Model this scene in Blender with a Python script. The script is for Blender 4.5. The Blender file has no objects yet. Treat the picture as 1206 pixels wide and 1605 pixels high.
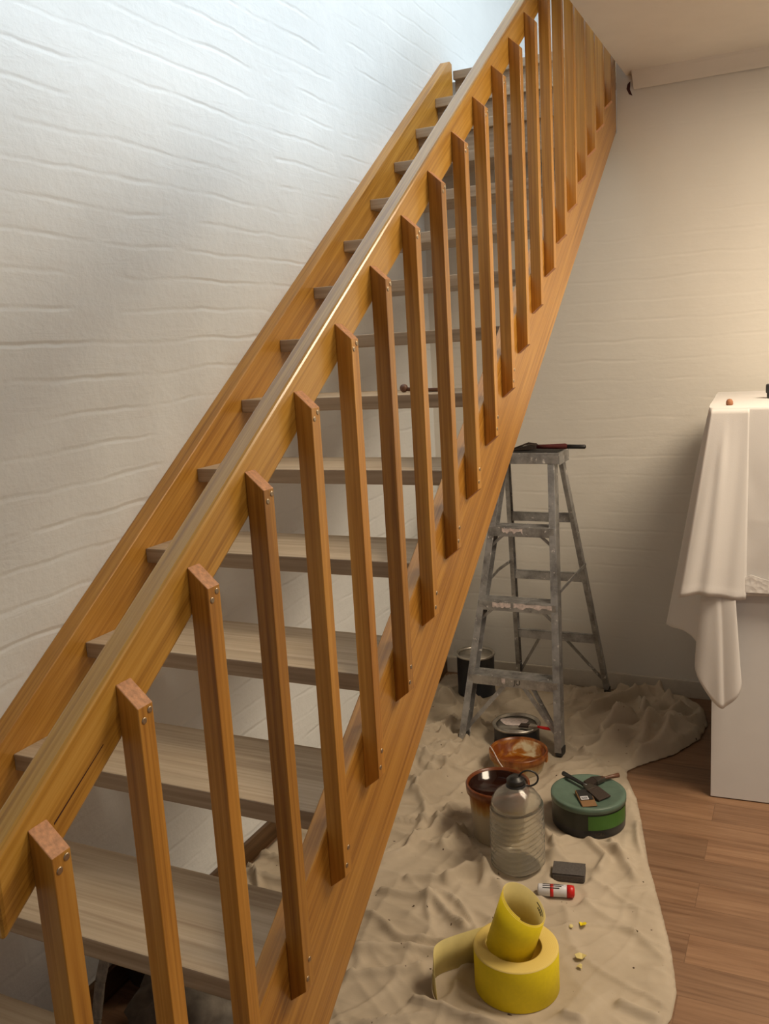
import bpy, bmesh, math, random
from mathutils import Vector, Matrix, noise
random.seed(7)
sc = bpy.context.scene
COL = sc.collection

# ---------------------------------------------------------------- camera, world, lights, exposure
F0 = 0.81                                   # height of the reference tread above the floor
def make_camera():
    pit, yaw, rol = 0.183587551, -0.448189889, -0.0589641345
    cy, sy, cp, sp = math.cos(yaw), math.sin(yaw), math.cos(pit), math.sin(pit)
    fwd = Vector((sy*cp, cy*cp, -sp)); right = Vector((cy, -sy, 0)); up = right.cross(fwd)
    c, s = math.cos(rol), math.sin(rol)
    r2 = right*c + up*s; u2 = -right*s + up*c
    cam = bpy.data.cameras.new('camera'); o = bpy.data.objects.new('camera', cam)
    M = Matrix((r2, u2, -fwd)).transposed().to_4x4(); M.translation = Vector((1.6113, -1.3333, 1.6701))
    o.matrix_world = M
    cam.sensor_fit = 'HORIZONTAL'; cam.sensor_width = 36; cam.lens = 1398.17/1206*36
    cam.clip_start = .02
    COL.objects.link(o); sc.camera = o
make_camera()

w = bpy.data.worlds.new('world'); sc.world = w; w.use_nodes = True
bg = w.node_tree.nodes['Background']
bg.inputs[0].default_value = (1.0, .90, .80, 1); bg.inputs[1].default_value = .18

def lamp(name, kind, loc, energy, color, target=None, **kw):
    l = bpy.data.lights.new(name, kind); l.energy = energy; l.color = color
    for k, v in kw.items(): setattr(l, k, v)
    o = bpy.data.objects.new(name, l); o.location = loc
    if target is not None:
        o.rotation_euler = (Vector(target)-Vector(loc)).to_track_quat('-Z', 'Y').to_euler()
    COL.objects.link(o); return o
# ceiling lamp of the room, an added fill lamp out of view to the right, daylight from the upstairs windows
lamp('room_lamp', 'AREA', (2.3, 1.35, 2.66), 53, (1.0, .83, .62), (2.25, 1.35, 0), shape='DISK', size=1.0)
lamp('added_fill_lamp', 'AREA', (3.3, -.1, 2.66), 12, (1.0, .84, .64), (2.9, -.4, 0), shape='DISK', size=.35)
lamp('upstairs_daylight', 'AREA', (3.3, 1.5, 4.9), 185, (.79, .91, 1.0), (-.05, -.1, 2.1), shape='RECTANGLE', size=2.4, size_y=1.4)

sc.view_settings.view_transform = 'Standard'
try: sc.view_settings.look = 'None'
except Exception: pass
sc.view_settings.gamma = 1
sc.view_settings.use_curve_mapping = False
sc.view_settings.exposure = 0.27

# ---------------------------------------------------------------- materials
def mat_new(name):
    m = bpy.data.materials.new(name); m.use_nodes = True
    nt = m.node_tree; b = nt.nodes['Principled BSDF']
    return m, nt, b
def nd(nt, t, **kw):
    n = nt.nodes.new(t)
    for k, v in kw.items(): setattr(n, k, v)
    return n
def ramp(nt, fac, stops):
    r = nd(nt, 'ShaderNodeValToRGB'); e = r.color_ramp.elements
    while len(e) > 1: e.remove(e[-1])
    e[0].position = stops[0][0]; e[0].color = (*stops[0][1], 1)
    for p, c in stops[1:]:
        x = e.new(p); x.color = (*c, 1)
    nt.links.new(fac, r.inputs[0]); return r.outputs[0]
def coords(nt, scale, rnd=True, which='Object'):
    tc = nd(nt, 'ShaderNodeTexCoord'); mp = nd(nt, 'ShaderNodeMapping')
    mp.inputs['Scale'].default_value = scale
    nt.links.new(tc.outputs[which], mp.inputs['Vector'])
    if rnd:
        oi = nd(nt, 'ShaderNodeObjectInfo'); cx = nd(nt, 'ShaderNodeCombineXYZ')
        mu = nd(nt, 'ShaderNodeMath', operation='MULTIPLY'); mu.inputs[1].default_value = 37.0
        nt.links.new(oi.outputs['Random'], mu.inputs[0])
        for i in range(3): nt.links.new(mu.outputs[0], cx.inputs[i])
        nt.links.new(cx.outputs[0], mp.inputs['Location'])
    return mp.outputs[0]
def noise_n(nt, vec, scale=1, detail=4, rough=.55, dist=0):
    n = nd(nt, 'ShaderNodeTexNoise'); n.inputs['Scale'].default_value = scale
    n.inputs['Detail'].default_value = detail; n.inputs['Roughness'].default_value = rough
    n.inputs['Distortion'].default_value = dist
    nt.links.new(vec, n.inputs['Vector']); return n.outputs[0]
def bump(nt, b, h, strength, dist=.002):
    bp = nd(nt, 'ShaderNodeBump'); bp.inputs['Strength'].default_value = strength
    bp.inputs['Distance'].default_value = dist
    nt.links.new(h, bp.inputs['Height']); nt.links.new(bp.outputs[0], b.inputs['Normal'])
def math_n(nt, op, a, c):
    m = nd(nt, 'ShaderNodeMath', operation=op)
    for i, v in enumerate((a, c)):
        if isinstance(v, (int, float)): m.inputs[i].default_value = v
        else: nt.links.new(v, m.inputs[i])
    return m.outputs[0]
def mixc(nt, fac, a, c, mode='MIX'):
    m = nd(nt, 'ShaderNodeMix', data_type='RGBA', blend_type=mode)
    for k, v in ((0, fac), (6, a), (7, c)):
        if isinstance(v, (int, float)): m.inputs[k].default_value = v
        elif isinstance(v, tuple): m.inputs[k].default_value = (*v, 1)
        else: nt.links.new(v, m.inputs[k])
    return m.outputs[2]

def wood(name, light, mid, dark, rough=.35, coat=.3, vary=.25, fine=90.0, grain=2.2, spec=.5):
    """timber with its grain along the mesh's own Z axis"""
    m, nt, b = mat_new(name)
    v = coords(nt, (fine, fine, grain))
    n1 = noise_n(nt, v, 1.0, 5, .6, .3)
    v2 = coords(nt, (24, 24, 1.1))
    n2 = noise_n(nt, v2, 1.0, 3, .5, 1.2)
    s = math_n(nt, 'ADD', math_n(nt, 'MULTIPLY', n1, .55), math_n(nt, 'MULTIPLY', n2, .45))
    c = ramp(nt, s, [(.34, dark), (.5, mid), (.66, light)])
    oi = nd(nt, 'ShaderNodeObjectInfo')
    mr = nd(nt, 'ShaderNodeMapRange'); mr.inputs['To Min'].default_value = 1-vary; mr.inputs['To Max'].default_value = 1+vary*.5
    nt.links.new(oi.outputs['Random'], mr.inputs[0])
    hs = nd(nt, 'ShaderNodeHueSaturation'); nt.links.new(c, hs.inputs['Color']); nt.links.new(mr.outputs[0], hs.inputs['Value'])
    nt.links.new(hs.outputs[0], b.inputs['Base Color'])
    b.inputs['Roughness'].default_value = rough
    b.inputs['Coat Weight'].default_value = coat; b.inputs['Coat Roughness'].default_value = .22
    b.inputs['Specular IOR Level'].default_value = spec
    bump(nt, b, n1, .25, .0012)
    return m
def plain(name, col, rough=.5, metal=0., var=.08, scale=30, bmp=0., spec=.5):
    m, nt, b = mat_new(name)
    v = coords(nt, (scale,)*3); n = noise_n(nt, v, 1, 4, .6)
    c = ramp(nt, n, [(.3, tuple(max(0, x*(1-var)) for x in col)), (.7, tuple(min(1, x*(1+var)) for x in col))])
    nt.links.new(c, b.inputs['Base Color'])
    b.inputs['Roughness'].default_value = rough; b.inputs['Metallic'].default_value = metal
    b.inputs['Specular IOR Level'].default_value = spec
    if bmp: bump(nt, b, n, bmp)
    return m
def brick_paint(name, axis, col, strength=.6, rough=.75, relief=.010):
    """bagged and painted brickwork; axis = the horizontal axis the courses run along"""
    m, nt, b = mat_new(name)
    tc = nd(nt, 'ShaderNodeTexCoord'); sp = nd(nt, 'ShaderNodeSeparateXYZ'); cb = nd(nt, 'ShaderNodeCombineXYZ')
    nt.links.new(tc.outputs['Object'], sp.inputs[0])
    v = coords(nt, (1, 1, 1), False)
    wob = noise_n(nt, v, 2.6, 3, .6)
    wz = math_n(nt, 'ADD', sp.outputs[2], math_n(nt, 'MULTIPLY', math_n(nt, 'SUBTRACT', wob, .5), .05))
    nt.links.new(sp.outputs[axis], cb.inputs[0]); nt.links.new(wz, cb.inputs[1])
    br = nd(nt, 'ShaderNodeTexBrick'); nt.links.new(cb.outputs[0], br.inputs['Vector'])
    br.inputs['Scale'].default_value = 1; br.inputs['Brick Width'].default_value = 9.7
    br.inputs['Row Height'].default_value = .086; br.inputs['Mortar Size'].default_value = .010
    br.inputs['Mortar Smooth'].default_value = 1.0
    br.inputs['Color1'].default_value = (1, 1, 1, 1); br.inputs['Color2'].default_value = (.55, .55, .55, 1); br.inputs['Mortar'].default_value = (.0, .0, .0, 1)
    gate = noise_n(nt, v, 3.3, 4, .6)
    gate = nd_ramp = ramp(nt, gate, [(.40, (0, 0, 0)), (.66, (1, 1, 1))])
    hb = math_n(nt, 'MULTIPLY', mixc(nt, gate, (.62, .62, .62), br.outputs[0]), .95)
    n2 = noise_n(nt, v, 9, 5, .62); n3 = noise_n(nt, v, 75, 3, .6)
    vs = coords(nt, (4, 4, 22), False); n4 = noise_n(nt, vs, 1, 4, .6, 1.2)
    h = math_n(nt, 'ADD', hb, math_n(nt, 'MULTIPLY', n2, 1.3))
    h = math_n(nt, 'ADD', h, math_n(nt, 'MULTIPLY', n3, .16))
    h = math_n(nt, 'ADD', h, math_n(nt, 'MULTIPLY', n4, .55))
    bump(nt, b, h, strength, relief)
    cc = ramp(nt, noise_n(nt, v, 3, 4, .6), [(.3, tuple(x*.95 for x in col)), (.7, col)])
    nt.links.new(cc, b.inputs['Base Color']); b.inputs['Roughness'].default_value = rough
    b.inputs['Specular IOR Level'].default_value = .3
    return m

M = {}
M['oak'] = wood('varnished_oak', (.62, .315, .056), (.48, .216, .029), (.29, .112, .011), .36, .28, vary=.2, fine=150)
M['rail'] = wood('handrail_oak', (.66, .38, .085), (.52, .265, .038), (.31, .135, .014), .30, .35, vary=.0, fine=170)
M['endgrain'] = plain('bare_end_grain', (.55, .27, .13), .6, var=.25, scale=160)
M['tread'] = wood('sanded_oak', (.62, .49, .34), (.51, .385, .25), (.37, .26, .16), .55, .05, vary=.12, fine=90, grain=1.6)
M['tread_edge'] = wood('darker_tread_oak', (.44, .33, .225), (.34, .245, .160), (.24, .165, .10), .5, .1, vary=.12, fine=90, grain=1.6)  # darker oak for tread fronts and undersides, risers and landing nosing
M['dark_gap'] = plain('dark_split', (.05, .008, .006), .8)
M['screw'] = plain('steel_screw', (.45, .36, .25), .35, 1.)
M['wall_white'] = brick_paint('painted_brick_left', 1, (.78, .795, .79), .36)
M['wall_back'] = brick_paint('painted_brick_back', 0, (.74, .705, .64), .16)
M['ceiling'] = plain('ceiling_paint', (.76, .70, .62), .85, var=.03, scale=6, bmp=.08)
M['white_paint'] = plain('white_upper_paint', (.84, .84, .83), .8, var=.02)
M['skirting'] = plain('skirting_paint', (.62, .57, .49), .5, var=.05)
M['brown_skirt'] = wood('brown_skirting_wood', (.16, .085, .035), (.11, .055, .02), (.06, .03, .01), .5, .1)
M['cab'] = plain('white_melamine', (.74, .74, .74), .38, var=.02, scale=8)
M['alu'] = None
def aluminium():
    m, nt, b = mat_new('scuffed_aluminium')
    v = coords(nt, (1, 1, 1), False)
    n = noise_n(nt, v, 16, 6, .65); n2 = noise_n(nt, v, 38, 4, .7)
    c = ramp(nt, n, [(.3, (.22, .215, .21)), (.6, (.50, .495, .49))])
    spl = ramp(nt, n2, [(.63, (0, 0, 0)), (.67, (1, 1, 1))])
    c = mixc(nt, spl, c, (.74, .71, .68))
    nt.links.new(c, b.inputs['Base Color'])
    mt = math_n(nt, 'SUBTRACT', .75, math_n(nt, 'MULTIPLY', spl, .7)); nt.links.new(mt, b.inputs['Metallic'])
    b.inputs['Roughness'].default_value = .45
    bump(nt, b, n2, .15); return m
M['alu'] = aluminium()
M['paintdrip'] = plain('dried_pink_white_paint', (.68, .58, .55), .6, var=.25, scale=60)
M['rubber'] = plain('dark_rubber', (.03, .028, .026), .7)
def canvas():
    m, nt, b = mat_new('canvas_drop_cloth')
    v = coords(nt, (1, 1, 1), False)
    n = noise_n(nt, v, 5, 4, .6); n2 = noise_n(nt, v, 260, 2, .5)
    c = ramp(nt, n, [(.3, (.42, .35, .262)), (.7, (.54, .46, .355))])
    sp = ramp(nt, noise_n(nt, v, 42, 2, .5), [(.735, (0, 0, 0)), (.75, (1, 1, 1))])
    c = mixc(nt, sp, c, (.09, .06, .04))
    nt.links.new(c, b.inputs['Base Color']); b.inputs['Roughness'].default_value = .9
    b.inputs['Specular IOR Level'].default_value = .15
    bump(nt, b, n2, .25, .001); return m
M['canvas'] = canvas()
def floor_mat():
    m, nt, b = mat_new('timber_floorboards')
    tc = nd(nt, 'ShaderNodeTexCoord')
    br = nd(nt, 'ShaderNodeTexBrick'); nt.links.new(tc.outputs['Object'], br.inputs['Vector'])
    br.inputs['Scale'].default_value = 1; br.inputs['Brick Width'].default_value = 1.35; br.inputs['Row Height'].default_value = .128
    br.inputs['Mortar Size'].default_value = .0012; br.inputs['Mortar Smooth'].default_value = .3; br.inputs['Bias'].default_value = 0
    br.offset = .37
    br.inputs['Color1'].default_value = (0, 0, 0, 1); br.inputs['Color2'].default_value = (1, 1, 1, 1); br.inputs['Mortar'].default_value = (.5, .5, .5, 1)
    sp = nd(nt, 'ShaderNodeSeparateColor'); nt.links.new(br.outputs[0], sp.inputs[0])
    mp = nd(nt, 'ShaderNodeMapping'); mp.inputs['Scale'].default_value = (1.6, 32, 1)
    cx = nd(nt, 'ShaderNodeCombineXYZ'); nt.links.new(math_n(nt, 'MULTIPLY', sp.outputs[0], 9.), cx.inputs[0]); nt.links.new(math_n(nt, 'MULTIPLY', sp.outputs[0], 5.), cx.inputs[2])
    nt.links.new(cx.outputs[0], mp.inputs['Location']); nt.links.new(tc.outputs['Object'], mp.inputs['Vector'])
    n = noise_n(nt, mp.outputs[0], 1.5, 6, .62, .6)
    c = ramp(nt, n, [(.28, (.15, .078, .040)), (.5, (.235, .134, .076)), (.72, (.30, .182, .107))])
    t = ramp(nt, sp.outputs[0], [(0, (.82, .80, .78)), (1, (1.12, 1.08, 1.02))])
    c = mixc(nt, 1., c, t, 'MULTIPLY')
    c = mixc(nt, math_n(nt, 'MULTIPLY', br.outputs['Fac'], .6), c, (.12, .06, .03))
    nt.links.new(c, b.inputs['Base Color']); b.inputs['Roughness'].default_value = .42
    bump(nt, b, n, .06); return m
M['floor'] = floor_mat()
M['black'] = plain('black_plastic', (.018, .017, .017), .4)
M['blue_black'] = plain('black_tin_paint', (.02, .022, .028), .35)
M['tin'] = plain('dull_tin_metal', (.50, .47, .42), .35, .9, var=.2, scale=25)
M['dark_tin'] = plain('tarnished_ferrule', (.10, .085, .07), .4, .8, var=.3)
M['dkred'] = plain('dark_red_lacquer', (.10, .018, .016), .4)
M['red'] = plain('red_plastic', (.62, .015, .012), .35)
M['cyan_white'] = plain('printed_white_label', (.66, .66, .70), .45)
M['grey_pad'] = plain('grey_abrasive_pad', (.085, .075, .07), .65, var=.25, scale=200, bmp=.3)
M['bristle'] = plain('dark_bristles', (.035, .022, .015), .8, var=.5, scale=300)
M['brush_wood'] = plain('dark_stained_handle', (.13, .055, .028), .45)
M['card'] = plain('brown_card', (.22, .12, .05), .8)
M['yellow'] = plain('yellow_sandpaper', (.80, .64, .005), .62, var=.04, scale=90)
M['paper_back'] = plain('pale_yellow_paper_back', (.64, .54, .22), .7, var=.05)
M['roll_end'] = None
def roll_end():
    m, nt, b = mat_new('wound_paper_edge')
    tc = nd(nt, 'ShaderNodeTexCoord'); vm = nd(nt, 'ShaderNodeVectorMath', operation='LENGTH')
    mp = nd(nt, 'ShaderNodeMapping'); mp.inputs['Scale'].default_value = (1, 1, 0)
    nt.links.new(tc.outputs['Object'], mp.inputs[0]); nt.links.new(mp.outputs[0], vm.inputs[0])
    s = math_n(nt, 'SINE', math_n(nt, 'MULTIPLY', vm.outputs['Value'], 2600.), 0)
    c = ramp(nt, s, [(0, (.70, .52, .12)), (1, (.80, .64, .22))])
    nt.links.new(c, b.inputs['Base Color']); b.inputs['Roughness'].default_value = .75
    return m
M['roll_end'] = roll_end()
M['ink'] = plain('black_print', (.02, .02, .02), .6)
M['green_lid'] = plain('dull_green_lid', (.105, .165, .125), .42, var=.12)
M['green'] = plain('green_label', (.05, .15, .02), .4)
M['dkgreen'] = plain('dark_green_label', (.018, .022, .014), .4)
M['cork'] = plain('brown_cork', (.32, .13, .06), .7)
M['wrap'] = plain('dusty_grey_cloth', (.16, .14, .115), .9, var=.3, scale=25)
M['dustblack'] = plain('shabby_dark_bin_liner', (.022, .018, .014), .5)
M['whitewash'] = plain('paint_streaked_timber', (.42, .38, .32), .7, var=.4, scale=50)
def linen():
    m, nt, b = mat_new('white_cotton_sheet')
    v = coords(nt, (1, 1, 1), False)
    n2 = noise_n(nt, v, 300, 2, .5); n1 = noise_n(nt, v, 8, 3, .6)
    h = math_n(nt, 'ADD', math_n(nt, 'MULTIPLY', n2, .25), math_n(nt, 'MULTIPLY', n1, .6)); bump(nt, b, h, .35, .003)
    b.inputs['Base Color'].default_value = (.80, .775, .75, 1); b.inputs['Roughness'].default_value = .85
    b.inputs['Specular IOR Level'].default_value = .2
    tr = nd(nt, 'ShaderNodeBsdfTranslucent'); tr.inputs[0].default_value = (.8, .77, .74, 1)
    mx = nd(nt, 'ShaderNodeMixShader'); mx.inputs[0].default_value = .22
    out = nt.nodes['Material Output']
    nt.links.new(b.outputs[0], mx.inputs[1]); nt.links.new(tr.outputs[0], mx.inputs[2]); nt.links.new(mx.outputs[0], out.inputs[0])
    return m
M['linen'] = linen()
def lace():
    m, nt, b = mat_new('embroidered_cotton')
    v = coords(nt, (1, 1, 1), False)
    vo = nd(nt, 'ShaderNodeTexVoronoi'); vo.inputs['Scale'].default_value = 55; nt.links.new(v, vo.inputs['Vector'])
    bump(nt, b, vo.outputs[0], .5, .003)
    c = ramp(nt, vo.outputs[0], [(.1, (.82, .80, .775)), (.6, (.76, .735, .71))]); nt.links.new(c, b.inputs['Base Color'])
    b.inputs['Roughness'].default_value = .85; return m
M['lace'] = lace()
def plastic_stain(name, amber_at, top):
    """off-white tub plastic with stain run down from the rim (a real mark on the tub)"""
    m, nt, b = mat_new(name)
    tc = nd(nt, 'ShaderNodeTexCoord'); sp = nd(nt, 'ShaderNodeSeparateXYZ'); nt.links.new(tc.outputs['Object'], sp.inputs[0])
    v = coords(nt, (28, 28, 5), False); n = noise_n(nt, v, 1, 4, .6)
    z = math_n(nt, 'ADD', sp.outputs[2], math_n(nt, 'MULTIPLY', math_n(nt, 'SUBTRACT', n, .5), .10))
    mr = nd(nt, 'ShaderNodeMapRange'); nt.links.new(z, mr.inputs[0])
    mr.inputs['From Min'].default_value = amber_at; mr.inputs['From Max'].default_value = top
    c = ramp(nt, mr.outputs[0], [(0, (.66, .58, .44)), (.25, (.62, .42, .16)), (.6, (.38, .13, .02)), (1, (.16, .04, .008))])
    nt.links.new(c, b.inputs['Base Color']); b.inputs['Roughness'].default_value = .3
    return m
M['tub_a'] = plastic_stain('stained_tub_plastic', .10, .185)
M['tub_b'] = plastic_stain('amber_tub_plastic', .02, .09)
def amber_inside():
    m, nt, b = mat_new('amber_stain_residue')
    v = coords(nt, (1, 1, 1), False); n = noise_n(nt, v, 14, 3, .5, .5)
    c = ramp(nt, n, [(.46, (.20, .045, .004)), (.56, (.36, .13, .012)), (.66, (.62, .52, .33))])
    nt.links.new(c, b.inputs['Base Color']); b.inputs['Roughness'].default_value = .18; return m
M['amber'] = amber_inside()
M['dark_stain'] = plain('wet_dark_stain', (.018, .004, .002), .12, var=.4, scale=12)
def clear():
    m, nt, b = mat_new('clear_ribbed_plastic')
    b.inputs['Base Color'].default_value = (.93, .92, .86, 1); b.inputs['Transmission Weight'].default_value = .93
    b.inputs['Roughness'].default_value = .09; b.inputs['IOR'].default_value = 1.40
    v = coords(nt, (1, 1, 1), False); n = noise_n(nt, v, 22, 4, .6, .8); bump(nt, b, n, .5, .004)
    return m
M['clear'] = clear()

# ---------------------------------------------------------------- helpers
def W(o):
    m = o.matrix_basis.copy()
    while o.parent: o = o.parent; m = o.matrix_basis @ m
    return m
def tag(o, label=None, cat=None, group=None, kind=None):
    for k, v in (('label', label), ('category', cat), ('group', group), ('kind', kind)):
        if v: o[k] = v
    return o
def thing(name, label, cat, loc=(0, 0, 0), rz=0., group=None):
    o = bpy.data.objects.new(name, None); o.location = loc; o.rotation_euler = (0, 0, rz)
    o.empty_display_size = .1
    # matrix_basis follows location/rotation at once
    COL.objects.link(o); return tag(o, label, cat, group)
def obj(name, bm, mats, parent=None, frame=None, smooth=False, bevel=0., sub=0, solid=0., world=True):
    """bm holds WORLD coordinates (or the parent's, when world=False); frame = the object's own matrix"""
    Wp = W(parent) if parent else Matrix()
    if not world: bm.transform(Wp)
    if frame is None: frame = Wp if parent else Matrix()
    bm.transform(frame.inverted())
    bmesh.ops.recalc_face_normals(bm, faces=bm.faces[:])
    me = bpy.data.meshes.new(name); bm.to_mesh(me); bm.free()
    if not isinstance(mats, (list, tuple)): mats = [mats]
    for m in mats: me.materials.append(m)
    if smooth:
        for p in me.polygons: p.use_smooth = True
    o = bpy.data.objects.new(name, me); COL.objects.link(o)
    if parent: o.parent = parent
    o.matrix_basis = Wp.inverted() @ frame
    if solid:
        s = o.modifiers.new('solid', 'SOLIDIFY'); s.thickness = solid; s.offset = 0
    if bevel:
        b = o.modifiers.new('bevel', 'BEVEL'); b.width = bevel; b.segments = 2; b.limit_method = 'ANGLE'; b.angle_limit = math.radians(40)
    if sub:
        s = o.modifiers.new('sub', 'SUBSURF'); s.levels = sub; s.render_levels = sub
    return o
def frame_z(origin, zdir, ref=(1, 0, 0)):
    z = Vector(zdir).normalized(); x = Vector(ref); x = (x - z*x.dot(z)).normalized(); y = z.cross(x)
    m = Matrix((x, y, z)).transposed().to_4x4(); m.translation = Vector(origin); return m
def box(bm, lo, hi):
    v = [bm.verts.new((x, y, z)) for x in (lo[0], hi[0]) for y in (lo[1], hi[1]) for z in (lo[2], hi[2])]
    fs = []
    for f in ((0, 1, 3, 2), (4, 6, 7, 5), (0, 4, 5, 1), (2, 3, 7, 6), (0, 2, 6, 4), (1, 5, 7, 3)):
        fs.append(bm.faces.new([v[i] for i in f]))
    return fs
def hexa(bm, a, b):
    """two quads (lists of 4 points) joined into a solid"""
    va = [bm.verts.new(p) for p in a]; vb = [bm.verts.new(p) for p in b]
    fs = [bm.faces.new(va), bm.faces.new(vb[::-1])]
    for i in range(4):
        j = (i+1) % 4; fs.append(bm.faces.new((va[j], va[i], vb[i], vb[j])))
    return fs
def beam(bm, p0, p1, w_, h_, up=(0, 0, 1)):
    p0, p1 = Vector(p0), Vector(p1); d = (p1-p0).normalized(); u = Vector(up); s = d.cross(u).normalized(); u = s.cross(d)
    q = lambda p: [p+s*a*w_/2+u*b*h_/2 for a, b in ((-1, -1), (1, -1), (1, 1), (-1, 1))]
    return hexa(bm, q(p0), q(p1))
def tube(bm, pts, r, n=8, cap=True):
    pts = [Vector(p) for p in pts]; rings = []; rr = r if isinstance(r, (list, tuple)) else [r]*len(pts)
    pv = None
    for i, p in enumerate(pts):
        d = (pts[min(i+1, len(pts)-1)]-pts[max(i-1, 0)]).normalized()
        if pv is None: pv = d.orthogonal().normalized()
        u = (pv-d*pv.dot(d)).normalized(); pv = u; s = d.cross(u)
        rings.append([bm.verts.new(p+(u*math.cos(2*math.pi*k/n)+s*math.sin(2*math.pi*k/n))*rr[i]) for k in range(n)])
    for a, b in zip(rings, rings[1:]):
        for k in range(n): bm.faces.new((a[k], a[(k+1) % n], b[(k+1) % n], b[k]))
    if cap: bm.faces.new(rings[0][::-1]); bm.faces.new(rings[-1])
def lathe(bm, prof, n=40, c=(0, 0, 0), mat=None, mi=None):
    rings = []; c = Vector(c)
    for r, z in prof:
        if r < 1e-5: rings.append([bm.verts.new(c+Vector((0, 0, z)))])
        else: rings.append([bm.verts.new(c+Vector((r*math.cos(2*math.pi*k/n), r*math.sin(2*math.pi*k/n), z))) for k in range(n)])
    for i, (a, b) in enumerate(zip(rings, rings[1:])):
        for k in range(n):
            j = (k+1) % n
            if len(a) == 1: f = bm.faces.new((a[0], b[j], b[k]))
            elif len(b) == 1: f = bm.faces.new((a[k], a[j], b[0]))
            else: f = bm.faces.new((a[k], a[j], b[j], b[k]))
            if mi: f.material_index = mi[i]
            f.smooth = True
def xf(bm, m): bm.transform(m); return bm
def new(): return bmesh.new()
def text_mesh(name, body, size, m, mat, parent, extrude=.0003):
    cu = bpy.data.curves.new(name, 'FONT'); cu.body = body; cu.size = size; cu.extrude = extrude; cu.align_x = 'CENTER'; cu.align_y = 'CENTER'
    to = bpy.data.objects.new(name, cu); me = bpy.data.meshes.new_from_object(to)
    bpy.data.objects.remove(to); bpy.data.curves.remove(cu)
    me.materials.clear(); me.materials.append(mat)
    me.transform(m); me.transform(W(parent).inverted())
    o = bpy.data.objects.new(name, me); COL.objects.link(o); o.parent = parent; return o
def struct(name, bm, m, **kw):
    o = obj(name, bm, m, **kw); o['kind'] = 'structure'; return o

# ---------------------------------------------------------------- the room
YB, ZC, XV = 2.743, 2.722, .889              # back wall, ceiling height, edge of the stair void
YF, XR, ZT = -3.4, 4.4, 5.3
b = new(); box(b, (-.25, YF, -.12), (XR, YB+.1, 0)); struct('floor', b, M['floor'])
b = new(); box(b, (-.25, YF, 0), (-.05, 5.6, ZT)); struct('wall_left', b, M['wall_white'])
b = new(); box(b, (-.05, YB, 0), (.8485, YB+.11, 2.50)); box(b, (.8485, YB, 0), (XR, YB+.11, 2.93)); struct('wall_back', b, M['wall_back'])
b = new(); box(b, (XV, YF, ZC), (XR, YB, 2.93)); struct('ceiling', b, M['ceiling'])
b = new(); box(b, (-.05, 3.12, 2.60), (XR, 5.6, 2.93)); box(b, (XV, YB+.11, 2.70), (XR, 3.12, 2.93)); struct('floor_upper', b, M['white_paint'])
b = new(); box(b, (-.05, 5.6, 2.4), (XR, 5.7, ZT)); struct('wall_upper_back', b, M['white_paint'])
b = new(); box(b, (-.25, YF, ZT), (XR, 5.7, ZT+.1)); struct('ceiling_upper', b, M['white_paint'])
# cornice where the ceiling meets the back wall
b = new()
pr = [(0, 0), (0, -.055), (-.006, -.062), (-.018, -.050), (-.040, -.024), (-.052, -.012), (-.060, 0)]
A = [b.verts.new((XV+.032, YB+y, ZC+z)) for y, z in pr]; Bv = [b.verts.new((XR, YB+y, ZC+z)) for y, z in pr]
b.faces.new(A); b.faces.new(Bv[::-1])
for i in range(len(pr)): j = (i+1) % len(pr); b.faces.new((A[j], A[i], Bv[i], Bv[j]))
struct('trim_cornice', b, M['ceiling'])
b = new(); box(b, (-.05, YB-.014, 0), (XR, YB, .085)); struct('baseboard_back', b, M['skirting'], bevel=.004)
b = new()                                    # broken plaster where the stringer meets the wall
ch = [(0, 0), (.012, .010), (.010, -.022), (.020, -.048), (.006, -.040), (-.004, -.018)]
hexa_pts = [[b.verts.new((XV+.006+x, YB+dy, ZC-.036+z)) for x, z in ch] for dy in (-.0015, .002)]
b.faces.new(hexa_pts[0]); b.faces.new(hexa_pts[1][::-1])
for i in range(6): j = (i+1) % 6; b.faces.new((hexa_pts[0][j], hexa_pts[0][i], hexa_pts[1][i], hexa_pts[1][j]))
struct('trim_plaster_gap', b, M['dark_gap'])
b = new(); box(b, (-.05, YF, 0), (-.034, YB-.014, .075)); struct('baseboard_left', b, M['brown_skirt'], frame=frame_z((0, 0, 0), (0, 1, 0)), bevel=.003)

# ---------------------------------------------------------------- staircase
G, R = .2565, .18
SLW, SLS, SLR = .703, .7237, .6867
stair = thing('staircase', 'open timber staircase with orange-brown varnished stringers, balusters and handrail against white wall', 'staircase', (.4, -.9, 0))
XO, TS, WT = .8477, .0374, .8103
def slab_yz(bm, x0, x1, poly):
    A = [bm.verts.new((x0, y, z)) for y, z in poly]; Bq = [bm.verts.new((x1, y, z)) for y, z in poly]
    bm.faces.new(A); bm.faces.new(Bq[::-1])
    for i in range(len(poly)): j = (i+1) % len(poly); bm.faces.new((A[j], A[i], Bq[i], Bq[j]))
def zt(y, sl, off): return F0+off+sl*y
# wall stringer, cut plumb where it meets the landing
y1 = 3.07
pl = [(-1.02, .0), (-.78, .0), (.0, zt(0, SLW, -.29)), (y1, zt(y1, SLW, -.29)), (y1, zt(y1, SLW, .03)), (y1-.03, zt(y1-.03, SLW, .0568)), (-1.02, zt(-1.02, SLW, .0568))]
b = new(); slab_yz(b, -.05, 0, pl); obj('stringer', b, M['oak'], stair, frame_z((0, 0, .8), (0, 1, SLW)), bevel=.0025)
y1 = YB-.004
pl = [(-1.02, 0), (-.74, .0), (y1, zt(y1, SLS, -.2881)), (y1, zt(y1, SLS, .0568)), (-1.02, zt(-1.02, SLS, .0568))]
b = new(); slab_yz(b, WT, XO, pl); obj('stringer', b, M['oak'], stair, frame_z((WT, 0, .8), (0, 1, SLS)), bevel=.0025)
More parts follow.
